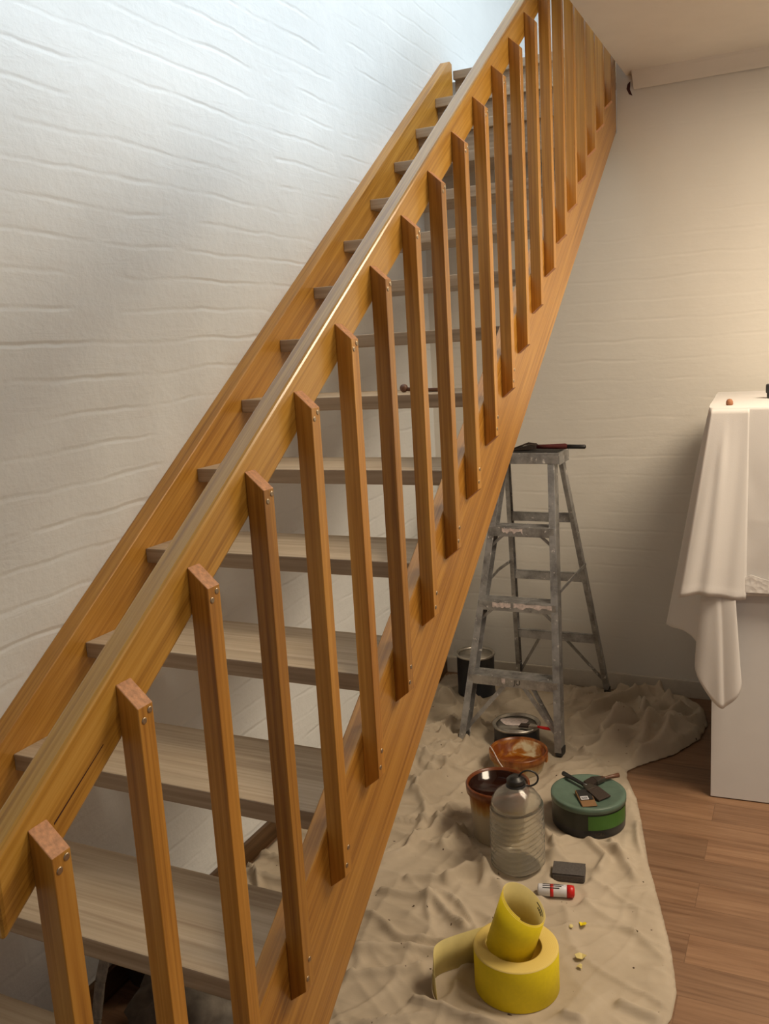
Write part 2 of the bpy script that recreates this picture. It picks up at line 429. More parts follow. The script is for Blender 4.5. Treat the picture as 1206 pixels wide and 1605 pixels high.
# treads -3 .. 11, housed between the stringers
for n in range(-3, 12):
    y, z = n*G, F0+n*R
    b = new(); fs = box(b, (0, y, z-.04), (WT, y+.249, z))
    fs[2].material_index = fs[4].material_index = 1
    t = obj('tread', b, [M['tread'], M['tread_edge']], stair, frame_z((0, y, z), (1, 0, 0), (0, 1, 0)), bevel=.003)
# closed risers below the top steps and the landing edge
for n in (10, 11, 12):
    y, z = n*G, F0+n*R
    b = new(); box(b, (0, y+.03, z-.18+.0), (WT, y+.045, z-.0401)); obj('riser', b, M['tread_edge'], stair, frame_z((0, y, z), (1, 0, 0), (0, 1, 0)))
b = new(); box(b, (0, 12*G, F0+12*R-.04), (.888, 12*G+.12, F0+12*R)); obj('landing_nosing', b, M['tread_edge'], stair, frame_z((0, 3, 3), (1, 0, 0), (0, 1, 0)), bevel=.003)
# handrail
ZRO, HR, TW = .862, .0949, .0366
ye = 2.70
b = new()
pl = [(-.745, zt(-.745, SLR, ZRO-HR)), (ye, zt(ye, SLR, ZRO-HR)), (ye, zt(ye, SLR, ZRO)), (-.745, zt(-.745, SLR, ZRO))]
slab_yz(b, XO-TW, XO, pl)
rail = obj('handrail', b, M['rail'], stair, frame_z((XO, -.7, 1.2), (0, 1, SLR)), bevel=.005)
b = new()
p0, p1 = Vector((XO+.0004, -.660, 1.158)), Vector((XO+.0004, -.571, 1.215))
hexa(b, [p0+Vector((-.002, 0, -.001)), p0+Vector((0, 0, -.001)), p0+Vector((0, 0, .0012)), p0+Vector((-.002, 0, .0012))],
     [p1+Vector((-.002, 0, -.0006)), p1+Vector((0, 0, -.0006)), p1+Vector((0, 0, .0006)), p1+Vector((-.002, 0, .0006))])
c = obj('crack', b, M['dark_gap'], rail); c['label'] = 'dark split along the lower edge of the rail'
# balusters screwed to the outer faces of rail and stringer, ends cut to a bevel
D, WD, DZ = .0312, .0277, .0286
def screw(bal, x, y, z):
    s = new(); lathe(s, [(0, .0008), (.0016, .0006), (.0036, .0012), (.0046, .0004), (.0048, -.001), (0, -.001)], 14)
    s.transform(frame_z((x, y, z), (1, 0, 0), (0, 1, 0)))
    obj('screw', s, M['screw'], bal, smooth=True)
for k in range(0, 21):
    y = -.6969+.1586*k
    zt_, zb_ = F0+.8386+SLR*y, F0-.0574+SLS*y
    tilt = random.uniform(-.0015, .0015)
    b = new()
    fs = hexa(b, [(XO, y, zb_), (XO+D, y, zb_+.026), (XO+D, y+WD, zb_+.026), (XO, y+WD, zb_)],
              [(XO, y+tilt, zt_), (XO+D, y+tilt, zt_-DZ), (XO+D, y+WD+tilt, zt_-DZ), (XO, y+WD+tilt, zt_)])
    fs[0].material_index = fs[1].material_index = 1
    bal = obj('baluster', b, [M['oak'], M['endgrain']], stair, frame_z((XO, y, zb_), (0, 0, 1)), bevel=.0012)
    if k < 12:
        screw(bal, XO+D, y+.008, zt_-DZ-.018); screw(bal, XO+D, y+.020, zt_-DZ-.008)
        screw(bal, XO+D, y+.009, zb_+.045); screw(bal, XO+D, y+.019, zb_+.075)
# small scraper with round knob left on a tread
tt = thing('scraper', 'small scraping tool with a round brown knob, lying on a stair tread behind the balusters', 'tool', (.52, 1.12, F0+4*R))
b = new(); bmesh.ops.create_uvsphere(b, u_segments=16, v_segments=10, radius=.0125); xf(b, Matrix.Translation((.0, 0, .0135))); obj('knob', b, M['brush_wood'], tt, smooth=True, world=False)
b = new(); tube(b, [(.010, 0, .010), (.05, -.004, .007), (.13, -.01, .006)], [.006, .005, .006], 8); obj('shaft', b, M['brush_wood'], tt, smooth=True, world=False)

# ---------------------------------------------------------------- drop cloth
FOLDS = [[(0.635,0.983),(0.676,1.041),(0.754,1.091)],[(0.516,0.957),(0.637,0.976),(0.713,1.12)],[(0.461,0.884),(0.633,0.88),(0.763,0.802)],[(0.461,0.751),(0.625,0.706),(0.801,0.723)],[(0.322,1.462),(0.353,1.575),(0.39,1.754),(0.381,1.932)],[(0.457,1.146),(0.478,1.325),(0.533,1.437)],[(0.551,1.14),(0.573,1.262),(0.637,1.243)],[(0.533,0.492),(0.683,0.575),(0.721,0.616)],[(0.519,0.594),(0.606,0.661),(0.718,0.669)],[(0.74,0.484),(0.889,0.475),(0.985,0.46)],[(1.096,0.581),(1.137,0.574)],[(1.222,0.657),(1.316,0.652)],[(0.894,1.302),(0.949,1.383),(1.069,1.364),(1.132,1.301)],[(1.051,1.482),(1.103,1.317),(1.161,1.21)],[(0.995,1.37),(1.061,1.303),(1.069,1.212)],[(1.124,1.551),(1.236,1.168),(1.3,0.944)],[(0.176,1.802),(0.232,1.947),(0.228,2.151)],[(0.256,1.68),(0.326,1.779),(0.376,1.868)],[(0.25,1.567),(0.377,1.421),(0.42,1.26)],[(0.387,1.042),(0.452,1.104),(0.446,1.226)],[(0.855,1.37),(0.918,1.251)],[(0.65,1.175),(0.74,1.039)]]
HEAP = [[(0.846,1.993),(1.011,2.2),(1.183,2.453)],[(0.736,2.242),(0.864,2.423),(1.052,2.631)],[(1.045,2.0),(1.137,2.209),(1.234,2.469)],[(0.672,2.513),(0.736,2.62),(0.884,2.66)],[(0.968,2.456),(1.038,2.273),(1.035,2.055)],[(1.047,2.62),(1.133,2.437),(1.137,2.209)],[(0.759,2.086),(0.878,2.081),(0.964,2.249)],[(.80,2.35),(.93,2.5),(1.0,2.62)],[(.88,2.12),(1.02,2.33),(1.1,2.5)]]
OUT = [(.50,.16),(.9,.20),(1.25,.34),(1.34,.55),(1.354,.755),(1.318,.923),(1.253,1.141),(1.192,1.33),(1.147,1.516),(1.09,1.725),(1.03,1.87),(1.02,1.93),(1.068,2.0),(1.172,2.129),(1.25,2.30),(1.265,2.45),(1.23,2.62),(1.1,2.70),(.8,2.715),(.3,2.71),(-.02,2.69),(-.03,1.6),(-.03,.62),(.12,.55),(.35,.46),(.42,.28)]
def seg_d(px, py, a, b):
    ax, ay = a; bx, by = b; dx, dy = bx-ax, by-ay; L = dx*dx+dy*dy
    t = max(0, min(1, ((px-ax)*dx+(py-ay)*dy)/L)); return math.hypot(px-ax-t*dx, py-ay-t*dy)
def inside(px, py, poly):
    c = False; j = len(poly)-1
    for i in range(len(poly)):
        xi, yi = poly[i]; xj, yj = poly[j]
        if (yi > py) != (yj > py) and px < (xj-xi)*(py-yi)/(yj-yi)+xi: c = not c
        j = i
    return c
def edge_d(px, py): return min(seg_d(px, py, OUT[i], OUT[i-1]) for i in range(len(OUT)))
CALM = [(.962,.650,.135),(.808,1.17,.10),(.705,1.315,.11),(.62,1.81,.12),(.96,1.512,.14),(.55,2.03,.13),(.98,1.17,.06),(.985,1.06,.06),(.315,2.0,.04),(.757,1.955,.04),(.37,2.68,.04),(.80,2.66,.05),(.21,2.50,.12),(.76,.56,.05),(.76,.62,.05)]
def smooth(t): t = max(0, min(1, t)); return t*t*(3-2*t)
def ridged(x, y, s, sx=1, seed=0.):
    v = Vector((x*s*sx, y*s, seed)); return (1-min(1, abs(noise.noise(v))*2.4))**2
def wrinkle(x, y, ang, scale, stretch, seed, sharp=3):
    """long thin creases running along `ang`, bent by a slow warp"""
    wx = x+.09*noise.noise(Vector((x*3.1, y*3.1, seed))); wy = y+.09*noise.noise(Vector((x*3.1, y*3.1, seed+5)))
    u = wx*math.cos(ang)+wy*math.sin(ang); v = -wx*math.sin(ang)+wy*math.cos(ang)
    n = noise.noise(Vector((u*scale/stretch, v*scale, seed+9)))
    return max(0, 1-abs(n)*3.2)**sharp
def cloth_h(x, y):
    wx = x+.03*noise.noise(Vector((x*6, y*6, 3))); wy = y+.03*noise.noise(Vector((x*6, y*6, 9)))
    h = .010+.007*(noise.noise(Vector((x*3.5, y*3.5, 1)))+.5)
    g1 = smooth((.30+noise.noise(Vector((x*2.6, y*2.6, 20))))*1.8); g2 = smooth((.30+noise.noise(Vector((x*2.6, y*2.6, 50))))*1.8)
    left = smooth((1.05-x)/.5)*.6+.4
    h += .031*wrinkle(x, y, .35, 7, 3.5, 4, 4)*g1*left
    h += .030*wrinkle(x, y, -.75, 7, 3.2, 14, 4)*g2*left
    h += .009*wrinkle(x, y, 1.3, 9, 4.5, 24, 3)*left+.006*wrinkle(x, y, -.2, 9, 4.5, 44, 3)*left
    h += .0022*wrinkle(x, y, .1, 18, 4, 34, 2)
    h += .0010*noise.noise(Vector((x*30, y*30, 2)))
    for F, amp, wd in ((FOLDS, .022, .013), (HEAP, .034, .019)):
        for f in F:
            d = min(seg_d(wx, wy, f[i], f[i+1]) for i in range(len(f)-1))
            if d < wd*3: h += amp*math.exp(-(d/wd)**2)
    # rucked-up heap by the wall and gathered cloth near the ladder's left foot
    hp = smooth(1.25*(1-math.hypot((x-1.02)/.36, (y-2.36)/.44)))
    if hp > 0:
        h += hp*(.034+.034*wrinkle(x, y, .85, 5.5, 4, 61, 1.6)+.028*wrinkle(x, y, .35, 8, 4, 71, 1.6)+.011*wrinkle(x, y, 1.1, 13, 3.5, 81, 1.6)+.003*wrinkle(x, y, .6, 26, 2.6, 91, 2))
    lp = smooth(1.2*(1-math.hypot((x-.22)/.26, (y-1.75)/.46)))
    if lp > 0: h += lp*(.010+.022*wrinkle(x, y, 1.1, 9, 3.2, 101, 1.8)+.017*wrinkle(x, y, .2, 13, 2.8, 111, 1.8)+.007*wrinkle(x, y, -.5, 24, 2.4, 121, 2))
    k = 1.
    for cx, cy, r in CALM:
        d = math.hypot(x-cx, y-cy); k = min(k, smooth((d-r*.85)/(r*.35)))
    h = .010+(h-.010)*k
    e = edge_d(x, y)
    return max(.004, .004+(h-.004)*smooth(e/.030)) if e < .030 else max(.004, h)
def cloth():
    b = new(); s = .0066; nx = int(1.46/s); ny = int(2.66/s); V = {}
    x0, y0 = -.045, .12
    for i in range(nx+1):
        for j in range(ny+1):
            x, y = x0+i*s, y0+j*s
            if inside(x, y, OUT): V[i, j] = b.verts.new((x, y, cloth_h(x, y)))
    for (i, j), v in list(V.items()):
        q = [V.get((i, j)), V.get((i+1, j)), V.get((i+1, j+1)), V.get((i, j+1))]
        if all(q): b.faces.new(q)
        else:
            tq = [p for p in q if p]
            if len(tq) == 3: b.faces.new(tq)
        if V.get((i-1, j)) is None and V.get((i, j+1)) and V.get((i-1, j+1)) is None: pass
    # smooth the stair-stepped hem
    bd = [v for v in b.verts if v.is_boundary]
    for _ in range(4):
        nw = {}
        for v in bd:
            nb = [e.other_vert(v).co for e in v.link_edges if e.is_boundary]
            if len(nb) == 2: c_ = (nb[0]+nb[1])/2; nw[v] = Vector(((v.co.x+c_.x)/2, (v.co.y+c_.y)/2, v.co.z))
        for v, c_ in nw.items(): v.co = c_
    for f in b.faces: f.smooth = True
    o = obj('drop_cloth', b, M['canvas'], smooth=True)
    for md in [o.modifiers.new('solid', 'SOLIDIFY')]: md.thickness = .0028; md.offset = -1
    tag(o, 'creased beige canvas drop cloth spread over the floorboards beneath the staircase', 'drop cloth')
cloth()
ZCL = .0105                                 # surface of the cloth under the things that stand on it

# ---------------------------------------------------------------- step ladder
lad = thing('step_ladder', 'paint-splashed aluminium stepladder standing open against the back wall', 'ladder', (.55, 2.3, ZCL))
def xL(z, base=.318, top=.44): return base+(top-base)*z/1.2
def xRt(z, base=.757, top=.672): return base+(top-base)*z/1.2
def yFr(z): return 1.965+(2.28-1.965)*z/1.19
def yRe(z): return 2.66-(2.66-2.36)*z/1.19
def channel(bm, p0, p1, wide, deep, inward, t=.003):
    """C section: web faces sideways (x), flanges turn along `inward`"""
    p0, p1 = Vector(p0), Vector(p1); ix = Vector((inward, 0, 0))
    d = (p1-p0).normalized(); sd = d.cross(ix).normalized()
    beam_o(bm, p0, p1, ix*t, sd*deep)
    for s in (-1, 1):
        o = sd*s*(deep/2-t/2)+ix*(wide/2)
        beam_o(bm, p0+o, p1+o, ix*wide, sd*t)
def beam_o(bm, p0, p1, a, c):
    q = lambda p: [p-a/2-c/2, p+a/2-c/2, p+a/2+c/2, p-a/2+c/2]
    hexa(bm, q(p0), q(p1))
zb, ztop = ZCL+.012, 1.185
for fx, inw in ((xL, 1), (xRt, -1)):
    b = new(); channel(b, (fx(zb), yFr(zb), zb), (fx(ztop), yFr(ztop), ztop), .027, .062, inw)
    leg = obj('front_rail', b, M['alu'], lad, bevel=.001)
    b = new(); beam(b, (fx(zb)+inw*.010, yFr(zb), ZCL), (fx(zb)+inw*.010, yFr(zb)+.006, ZCL+.035), .028, .062, (0, 1, 0)); obj('foot', b, M['rubber'], leg, bevel=.003)
    rx = (lambda z: .365+(.43-.365)*z/1.2) if inw == 1 else (lambda z: .808+(.678-.808)*z/1.2)
    b = new(); channel(b, (rx(zb), yRe(zb), zb), (rx(ztop-.02), yRe(ztop-.02), ztop-.02), .018, .040, inw)
    leg = obj('rear_rail', b, M['alu'], lad, bevel=.001)
    b = new(); beam(b, (rx(zb)+inw*.008, yRe(zb), ZCL), (rx(zb)+inw*.008, yRe(zb)-.005, ZCL+.03), .022, .045, (0, 1, 0)); obj('foot', b, M['rubber'], leg, bevel=.003)
for z in (.30, .60, .90):
    y = yFr(z); xa, xb = xL(z)+.004, xRt(z)-.004
    b = new(); box(b, (xa, y-.040, z-.004), (xb, y+.045, z)); box(b, (xa, y-.040, z-.040), (xb, y-.0365, z-.003)); box(b, (xa, y+.0415, z-.030), (xb, y+.045, z-.003))
    for q in range(5): box(b, (xa, y-.030+q*.015, z), (xb, y-.026+q*.015, z+.0015))
    st = obj('step', b, M['alu'], lad, bevel=.0012)
    # knee braces under the step
    b = new()
    if z == .30:
        br_ = [((xL(.04)+.012, yFr(.05)-.002, .055), ((xa+xb)/2-.03, y-.012, z-.030), .018), ((xRt(.04)-.012, yFr(.05)-.002, .075), ((xa+xb)/2+.03, y-.012, z-.030), .018), ((xRt(.04)-.012, yFr(.05)+.02, .055), ((xa+xb)/2+.05, y+.03, z-.030), .018)]
    else:
        br_ = [((xa+.002, y-.03, z-.085), (xa+.06, y-.03, z-.034), .012), ((xb-.002, y-.03, z-.085), (xb-.06, y-.03, z-.034), .012)]
    for p_, q_, w0 in br_:
        b = new(); beam(b, p_, q_, w0, .004, (0, 1, 0)); obj('brace', b, M['alu'], lad)
    b = new()                                # splashes of dried paint on the front lip of the step
    rng = random.Random(int(z*100)); rngs = {.90: [(.20, .52)], .60: [(.18, .42), (.46, .95)], .30: [(.38, .42)]}[z]
    for a0, a1 in rngs:
        pts = []
        for i in range(13):
            u = a0+(a1-a0)*i/12; pts.append((xa+(xb-xa)*u, rng.uniform(.003, .008), rng.uniform(.016, .030)))
        for (x_0, t0, t1), (x_1, s0, s1) in zip(pts, pts[1:]):
            hexa(b, [(x_0, y-.0408, z-t1), (x_0, y-.0400, z-t1), (x_0, y-.0400, z-t0), (x_0, y-.0408, z-t0)], [(x_1, y-.0408, z-s1), (x_1, y-.0400, z-s1), (x_1, y-.0400, z-s0), (x_1, y-.0408, z-s0)])
    obj('paint_splash', b, M['paintdrip'], st)
    if z == .30: text_mesh('scrawl', 'JU', .030, Matrix.Translation(((xa+xb)/2+.02, y-.0405, z-.018)) @ Matrix.Rotation(math.pi/2, 4, 'X'), M['ink'], st)
for z in (.30, .61, .895):
    y = yRe(z); xa = .365+.065*z/1.2; xb = .808-.13*z/1.2
    b = new(); box(b, (xa, y-.010, z-.022), (xb, y-.007, z+.018)); box(b, (xa, y-.010, z+.015), (xb, y+.012, z+.018)); obj('rear_bar', b, M['alu'], lad, bevel=.001)
for p_, q_ in (((.375, yRe(.06), .07), (.50, yRe(.28), .285)), ((.79, yRe(.06), .07), (.62, yRe(.28), .285))):
    b = new(); beam(b, p_, q_, .014, .003, (0, 1, 0)); obj('rear_brace', b, M['alu'], lad)
for fx, rx in ((xL(.62), .398), (xRt(.62), .742)):
    b = new(); zz = .64
    beam(b, (fx, yFr(zz)+.02, zz), (rx, (yFr(zz)+yRe(zz))/2, zz+.035), .004, .014); beam(b, (rx, (yFr(zz)+yRe(zz))/2, zz+.035), (rx, yRe(zz), zz+.03), .004, .014)
    obj('spreader', b, M['alu'], lad)
b = new(); box(b, (.420, 2.235, 1.188), (.700, 2.400, 1.200)); box(b, (.420, 2.235, 1.155), (.700, 2.239, 1.19)); box(b, (.420, 2.396, 1.155), (.700, 2.400, 1.19)); box(b, (.420, 2.235, 1.150), (.424, 2.4, 1.19)); box(b, (.696, 2.235, 1.150), (.700, 2.4, 1.19))
obj('top_cap', b, M['alu'], lad, bevel=.003)
b = new(); box(b, (.424, 2.250, 1.200), (.690, 2.385, 1.203)); obj('tread_mat', b, M['rubber'], lad)
# scraper brush on the ladder top
tl = thing('wire_brush', 'dark red handled brush lying flat across the stepladder top', 'brush', (.62, 2.30, 1.2035), -.02)
b = new(); tube(b, [(-.03, 0, .016), (.02, 0, .016), (.09, 0, .017), (.10, 0, .016), (.135, 0, .015), (.137, 0, .015)], [.009, .010, .012, .009, .0085, .005], 12)
obj('handle', b, M['dkred'], tl, smooth=True, world=False)
b = new(); tube(b, [(.10, 0, .016), (.14, 0, .0155), (.172, 0, .015), (.176, 0, .015)], [.0095, .009, .009, .004], 12); obj('grip_end', b, M['black'], tl, smooth=True, world=False)
b = new(); hexa(b, [(-.03, -.016, .006), (-.03, .016, .006), (-.03, .016, .026), (-.03, -.016, .026)], [(-.155, -.034, .0), (-.155, .034, .0), (-.155, .034, .006), (-.155, -.034, .006)]); obj('bristle_head', b, M['bristle'], tl, world=False, bevel=.002)
b = new(); tube(b, [(-.035, -.01, .026), (-.075, -.03, .028), (-.125, -.02, .010)], .0035, 8); tube(b, [(-.035, .01, .026), (-.075, .03, .028), (-.125, .02, .010)], .0035, 8); obj('wire_guard', b, M['bristle'], tl, smooth=True, world=False)

# ---------------------------------------------------------------- tubs, tin, jug
def tub(name, label, loc, r0, r1, h, mt, inside_m, level, handle=None):
    t = thing(name, label, 'bucket', loc)
    b = new(); lathe(b, [(0, 0), (r0-.004, 0), (r0, .004), (r1-.004, h-.03), (r1+.004, h-.028), (r1+.005, h-.004), (r1+.002, h), (r1-.003, h-.001), (r1-.006, h-.03), (r0-.004, .006), (0, .006)], 48)
    obj('shell', b, mt, t, world=False)
    rl = r0+(r1-r0)*level/h-.0065
    b = new(); lathe(b, [(0, level), (rl, level+.0005), (r1-.0072, h-.008), (r1-.0066, h-.008), (rl+.0006, level-.004), (0, level-.004)], 48)
    p = obj('stain_inside', b, inside_m, t, world=False)
    for k, s in enumerate((-1, 1)):
        b = new(); box(b, (s*(r1+.003)-.004, -.010, h-.036), (s*(r1+.003)+.004, .010, h-.014)); obj('handle_lug', b, mt, t, world=False, bevel=.002)
    if handle:
        b = new(); tube(b, handle, .0022, 8); hh = obj('handle', b, M['paintdrip'], t, smooth=True, world=False)
    return t
tub('plastic_tub', 'open white tub with dark stain inside, half hidden behind clear jug', (.697, 1.325, ZCL), .086, .103, .195, M['tub_a'], M['dark_stain'], .165)
R2 = .110
tub('plastic_tub', 'open tub with amber stain and splashes inside, in front of round tin', (.62, 1.81, ZCL), .094, R2, .080, M['tub_b'], M['amber'], .030,
    [(-R2-.006, 0, .072), (-R2+.006, -.03, .088), (-.080, -.065, .088), (-.045, -.112, .074), (-.005, -.124, .03)])
tn = thing('paint_tin', 'open round dark paint tin with pale film on top, behind amber-stained tub', 'tin', (.545, 2.035, ZCL), .2)
b = new(); lathe(b, [(0, 0), (.094, 0), (.096, .003), (.094, .006), (.094, .076), (.096, .078)], 48); obj('body', b, M['blue_black'], tn, world=False)
b = new(); lathe(b, [(.0945, .074), (.099, .076), (.1005, .082), (.098, .086), (.090, .085), (.086, .080), (.084, .080), (.084, .074), (.0945, .074)], 48); obj('rim', b, M['tin'], tn, world=False)
b = new(); lathe(b, [(0, .075), (.0835, .075), (.0835, .072), (0, .072)], 40); obj('paint_film', b, M['tin'], tn, world=False)
b = new()
pts = [b.verts.new((.055*math.cos(a)*(1+.18*math.sin(3*a))-.012, .045*math.sin(a)*(1+.2*math.cos(2*a))+.022, .0766)) for a in [i*math.pi/12 for i in range(24)]]
b.faces.new(pts); r = bmesh.ops.extrude_face_region(b, geom=b.faces[:]); bmesh.ops.translate(b, vec=(0, 0, .0012), verts=[v for v in r['geom'] if isinstance(v, bmesh.types.BMVert)])
obj('white_puddle', b, M['paintdrip'], tn, world=False)
# small brush resting over the tin's rim
pb = thing('paint_brush', 'small brush with red handle resting on the open tin beside the ladder foot', 'brush', (.60, 2.00, ZCL+.088), -.05)
b = new(); tube(b, [(.045, 0, .007), (.08, 0, .006), (.125, 0, .006), (.135, 0, .006)], [.005, .007, .006, .003], 10); obj('handle', b, M['red'], pb, smooth=True, world=False)
b = new(); hexa(b, [(.047, -.007, .003), (.047, .007, .003), (.047, .007, .011), (.047, -.007, .011)], [(.012, -.015, .001), (.012, .015, .001), (.012, .015, .011), (.012, -.015, .011)]); obj('ferrule', b, M['tin'], pb, world=False)
b = new(); hexa(b, [(.012, -.014, .001), (.012, .014, .001), (.012, .014, .010), (.012, -.014, .010)], [(-.030, -.017, .000), (-.030, .017, .000), (-.030, .017, .005), (-.030, -.017, .005)]); obj('bristles', b, M['bristle'], pb, world=False)

jug = thing('plastic_jug', 'large clear ribbed plastic jug with black cap and ring handle', 'jug', (.811, 1.166, ZCL), .3)
prof = [(0, .003), (.045, .0), (.068, .004), (.079, .018)]
z = .02
while z < .205:
    prof += [(.0835, z), (.0835, z+.008), (.0800, z+.012), (.0800, z+.015)]; z += .0185
prof += [(.083, .215), (.077, .235), (.062, .256), (.042, .272), (.028, .282), (.0245, .288), (.0245, .294)]
outer = prof; inner = [(max(0, r-.0012), zz+(.0012 if i < 3 else 0)) for i, (r, zz) in enumerate(prof)][::-1]
b = new(); lathe(b, outer+inner, 48)
for v in b.verts:                            # squared, slightly dented body
    a = math.atan2(v.co.y, v.co.x); k = 1+.035*math.cos(4*a)*smooth((.25-v.co.z)/.1)
    v.co.x *= k; v.co.y *= k; v.co.z += .014*math.sin(a+.9)*smooth(v.co.z/.05)*smooth((.24-v.co.z)/.05)
obj('bottle', b, M['clear'], jug, smooth=True, world=False)
b = new(); lathe(b, [(0, .310), (.018, .310), (.020, .304), (.026, .303), (.0285, .300), (.0285, .287), (.0265, .285), (.031, .283), (.0315, .278), (.0255, .277), (.0255, .298), (0, .298)], 36)
obj('cap', b, M['black'], jug, world=False)
b = new(); ring = [(.040+.030*math.cos(a), 0, .303+.026*math.sin(a)) for a in [i*2*math.pi/24 for i in range(25)]]
tube(b, ring, .0030, 8, False); xf(b, Matrix.Rotation(.0, 4, 'Z')); obj('ring_handle', b, M['black'], jug, smooth=True, world=False)

bt = thing('paint_tin', 'black paint tin standing by the wall behind the stepladder', 'tin', (.205, 2.50, ZCL))
b = new(); lathe(b, [(0, 0), (.088, 0), (.091, .003), (.089, .006), (.089, .188), (.091, .190)], 48); obj('body', b, M['blue_black'], bt, world=False)
b = new(); lathe(b, [(.0895, .187), (.093, .189), (.094, .195), (.091, .199), (.084, .197), (.080, .192), (.080, .186), (.0895, .187)], 48); obj('rim', b, M['tin'], bt, world=False)
b = new(); lathe(b, [(0, .189), (.0795, .189), (.0795, .186), (0, .186)], 40); obj('lid', b, M['tin'], bt, world=False)
b = new(); box(b, (.035, -.0905, .085), (.060, -.075, .125)); obj('label_patch', b, M['cyan_white'], bt, world=False, bevel=.002)

# ---------------------------------------------------------------- green tin with brushes
GX, GY = .960, 1.512
gt = thing('round_tin', 'squat round green tin with flat green lid on the drop cloth', 'tin', (GX, GY, ZCL))
b = new(); lathe(b, [(0, 0), (.118, 0), (.124, .004), (.125, .030), (.1252, .031), (.1245, .095), (.1245, .100), (0, .100)], 64, mi=[0, 0, 0, 0, 1, 1, 1])
obj('body', b, [M['blue_black'], M['dkgreen']], gt, world=False)
b = new()                                    # green part of the wrap-round label
a0, a1, n = -1.36, -.05, 20
A = [[b.verts.new((r*math.cos(a0+(a1-a0)*i/n), r*math.sin(a0+(a1-a0)*i/n), z)) for r, z in ((.1255, .034), (.1255, .084), (.1262, .084), (.1262, .034))] for i in range(n+1)]
for p, q in zip(A, A[1:]):
    for k in range(4): b.faces.new((p[k], p[(k+1) % 4], q[(k+1) % 4], q[k]))
b.faces.new(A[0]); b.faces.new(A[-1][::-1])
lb = obj('green_label', b, M['green'], gt, world=False)
b = new(); lathe(b, [(0, .108), (.108, .108), (.112, .1105), (.124, .1105), (.1275, .108), (.1275, .091), (.1262, .0905), (.1255, .092), (.1255, .105), (0, .105)], 64)
obj('lid', b, M['green_lid'], gt, world=False)
ang = -1.05
text_mesh('lettering', 'SOLL', .016, Matrix.Translation((GX, GY, ZCL)) @ Matrix.Rotation(ang, 4, 'Z') @ Matrix.Translation((.1262, 0, .018)) @ Matrix.Rotation(math.pi/2, 4, 'Z') @ Matrix.Rotation(math.pi/2, 4, 'X'), M['dark_tin'], gt)
zl = ZCL+.1108
def brush(name, label, loc, rz, L, hw, body, wood_m):
    t = thing(name, label, 'brush', loc, rz)
    b = new(); tube(b, [(0, 0, .011), (L*.25, 0, .012), (L*.6, 0, .012), (L*.97, 0, .012), (L, 0, .012)], [.009, .006, .007, .0085, .004], 10); obj('handle', b, wood_m, t, smooth=True, world=False)
    b = new(); hexa(b, [(-.028, -hw, .0025), (-.028, hw, .0025), (-.028, hw, .0185), (-.028, -hw, .0185)], [(.012, -.009, .004), (.012, .009, .004), (.012, .009, .018), (.012, -.009, .018)]); obj('ferrule', b, M['dark_tin'], t, world=False, bevel=.003)
    b = new(); hexa(b, [(-.028, -hw*.96, .0035), (-.028, hw*.96, .0035), (-.028, hw*.96, .0185), (-.028, -hw*.96, .0185)], [(-body, -hw*1.06, .0005), (-body, hw*1.06, .0005), (-body, hw*1.06, .006), (-body, -hw*1.06, .006)]); obj('bristles', b, M['bristle'], t, world=False, bevel=.002)
    return t
brush('paint_brush', 'dark wide brush lying across the green lid, handle pointing to the tubs', (.955, 1.520, zl), math.radians(146), .125, .026, .085, M['black'])
brush('paint_brush', 'brush with brown wooden handle pointing toward the cabinet, on the green lid', (.990, 1.590, zl), math.radians(42), .070, .020, .060, M['brush_wood'])
cs = thing('brush_sleeve', 'brown card brush sleeve with a white barcode sticker on green lid', 'packaging', (.968, 1.448, zl), math.radians(-62))
b = new(); hexa(b, [(-.05, -.026, .0), (.045, -.026, .0), (.045, .026, .0), (-.05, .026, .0)], [(-.05, -.026, .012), (.045, -.024, .003), (.045, .024, .003), (-.05, .026, .012)]); obj('sleeve', b, M['card'], cs, world=False, bevel=.001)
b = new(); hexa(b, [(-.048, -.022, .0115), (.012, -.022, .0065), (.012, .022, .0065), (-.048, .022, .0115)], [(-.048, -.022, .0135), (.012, -.022, .0085), (.012, .022, .0085), (-.048, .022, .0135)]); obj('window_panel', b, M['black'], cs, world=False)
b = new(); hexa(b, [(-.008, -.020, .0095), (.012, -.020, .0085), (.012, .006, .0085), (-.008, .006, .0095)], [(-.008, -.020, .0108), (.012, -.020, .0094), (.012, .006, .0094), (-.008, .006, .0108)]); st = obj('barcode_sticker', b, M['cyan_white'], cs, world=False)
b = new()
for i in range(7): box(b, (-.004, -.017+i*.003, .0102), (.009, -.0158+i*.003, .0109))
obj('barcode_lines', b, M['ink'], st, world=True, frame=W(cs)) if False else obj('barcode_lines', xf(b, W(cs)), M['ink'], st)

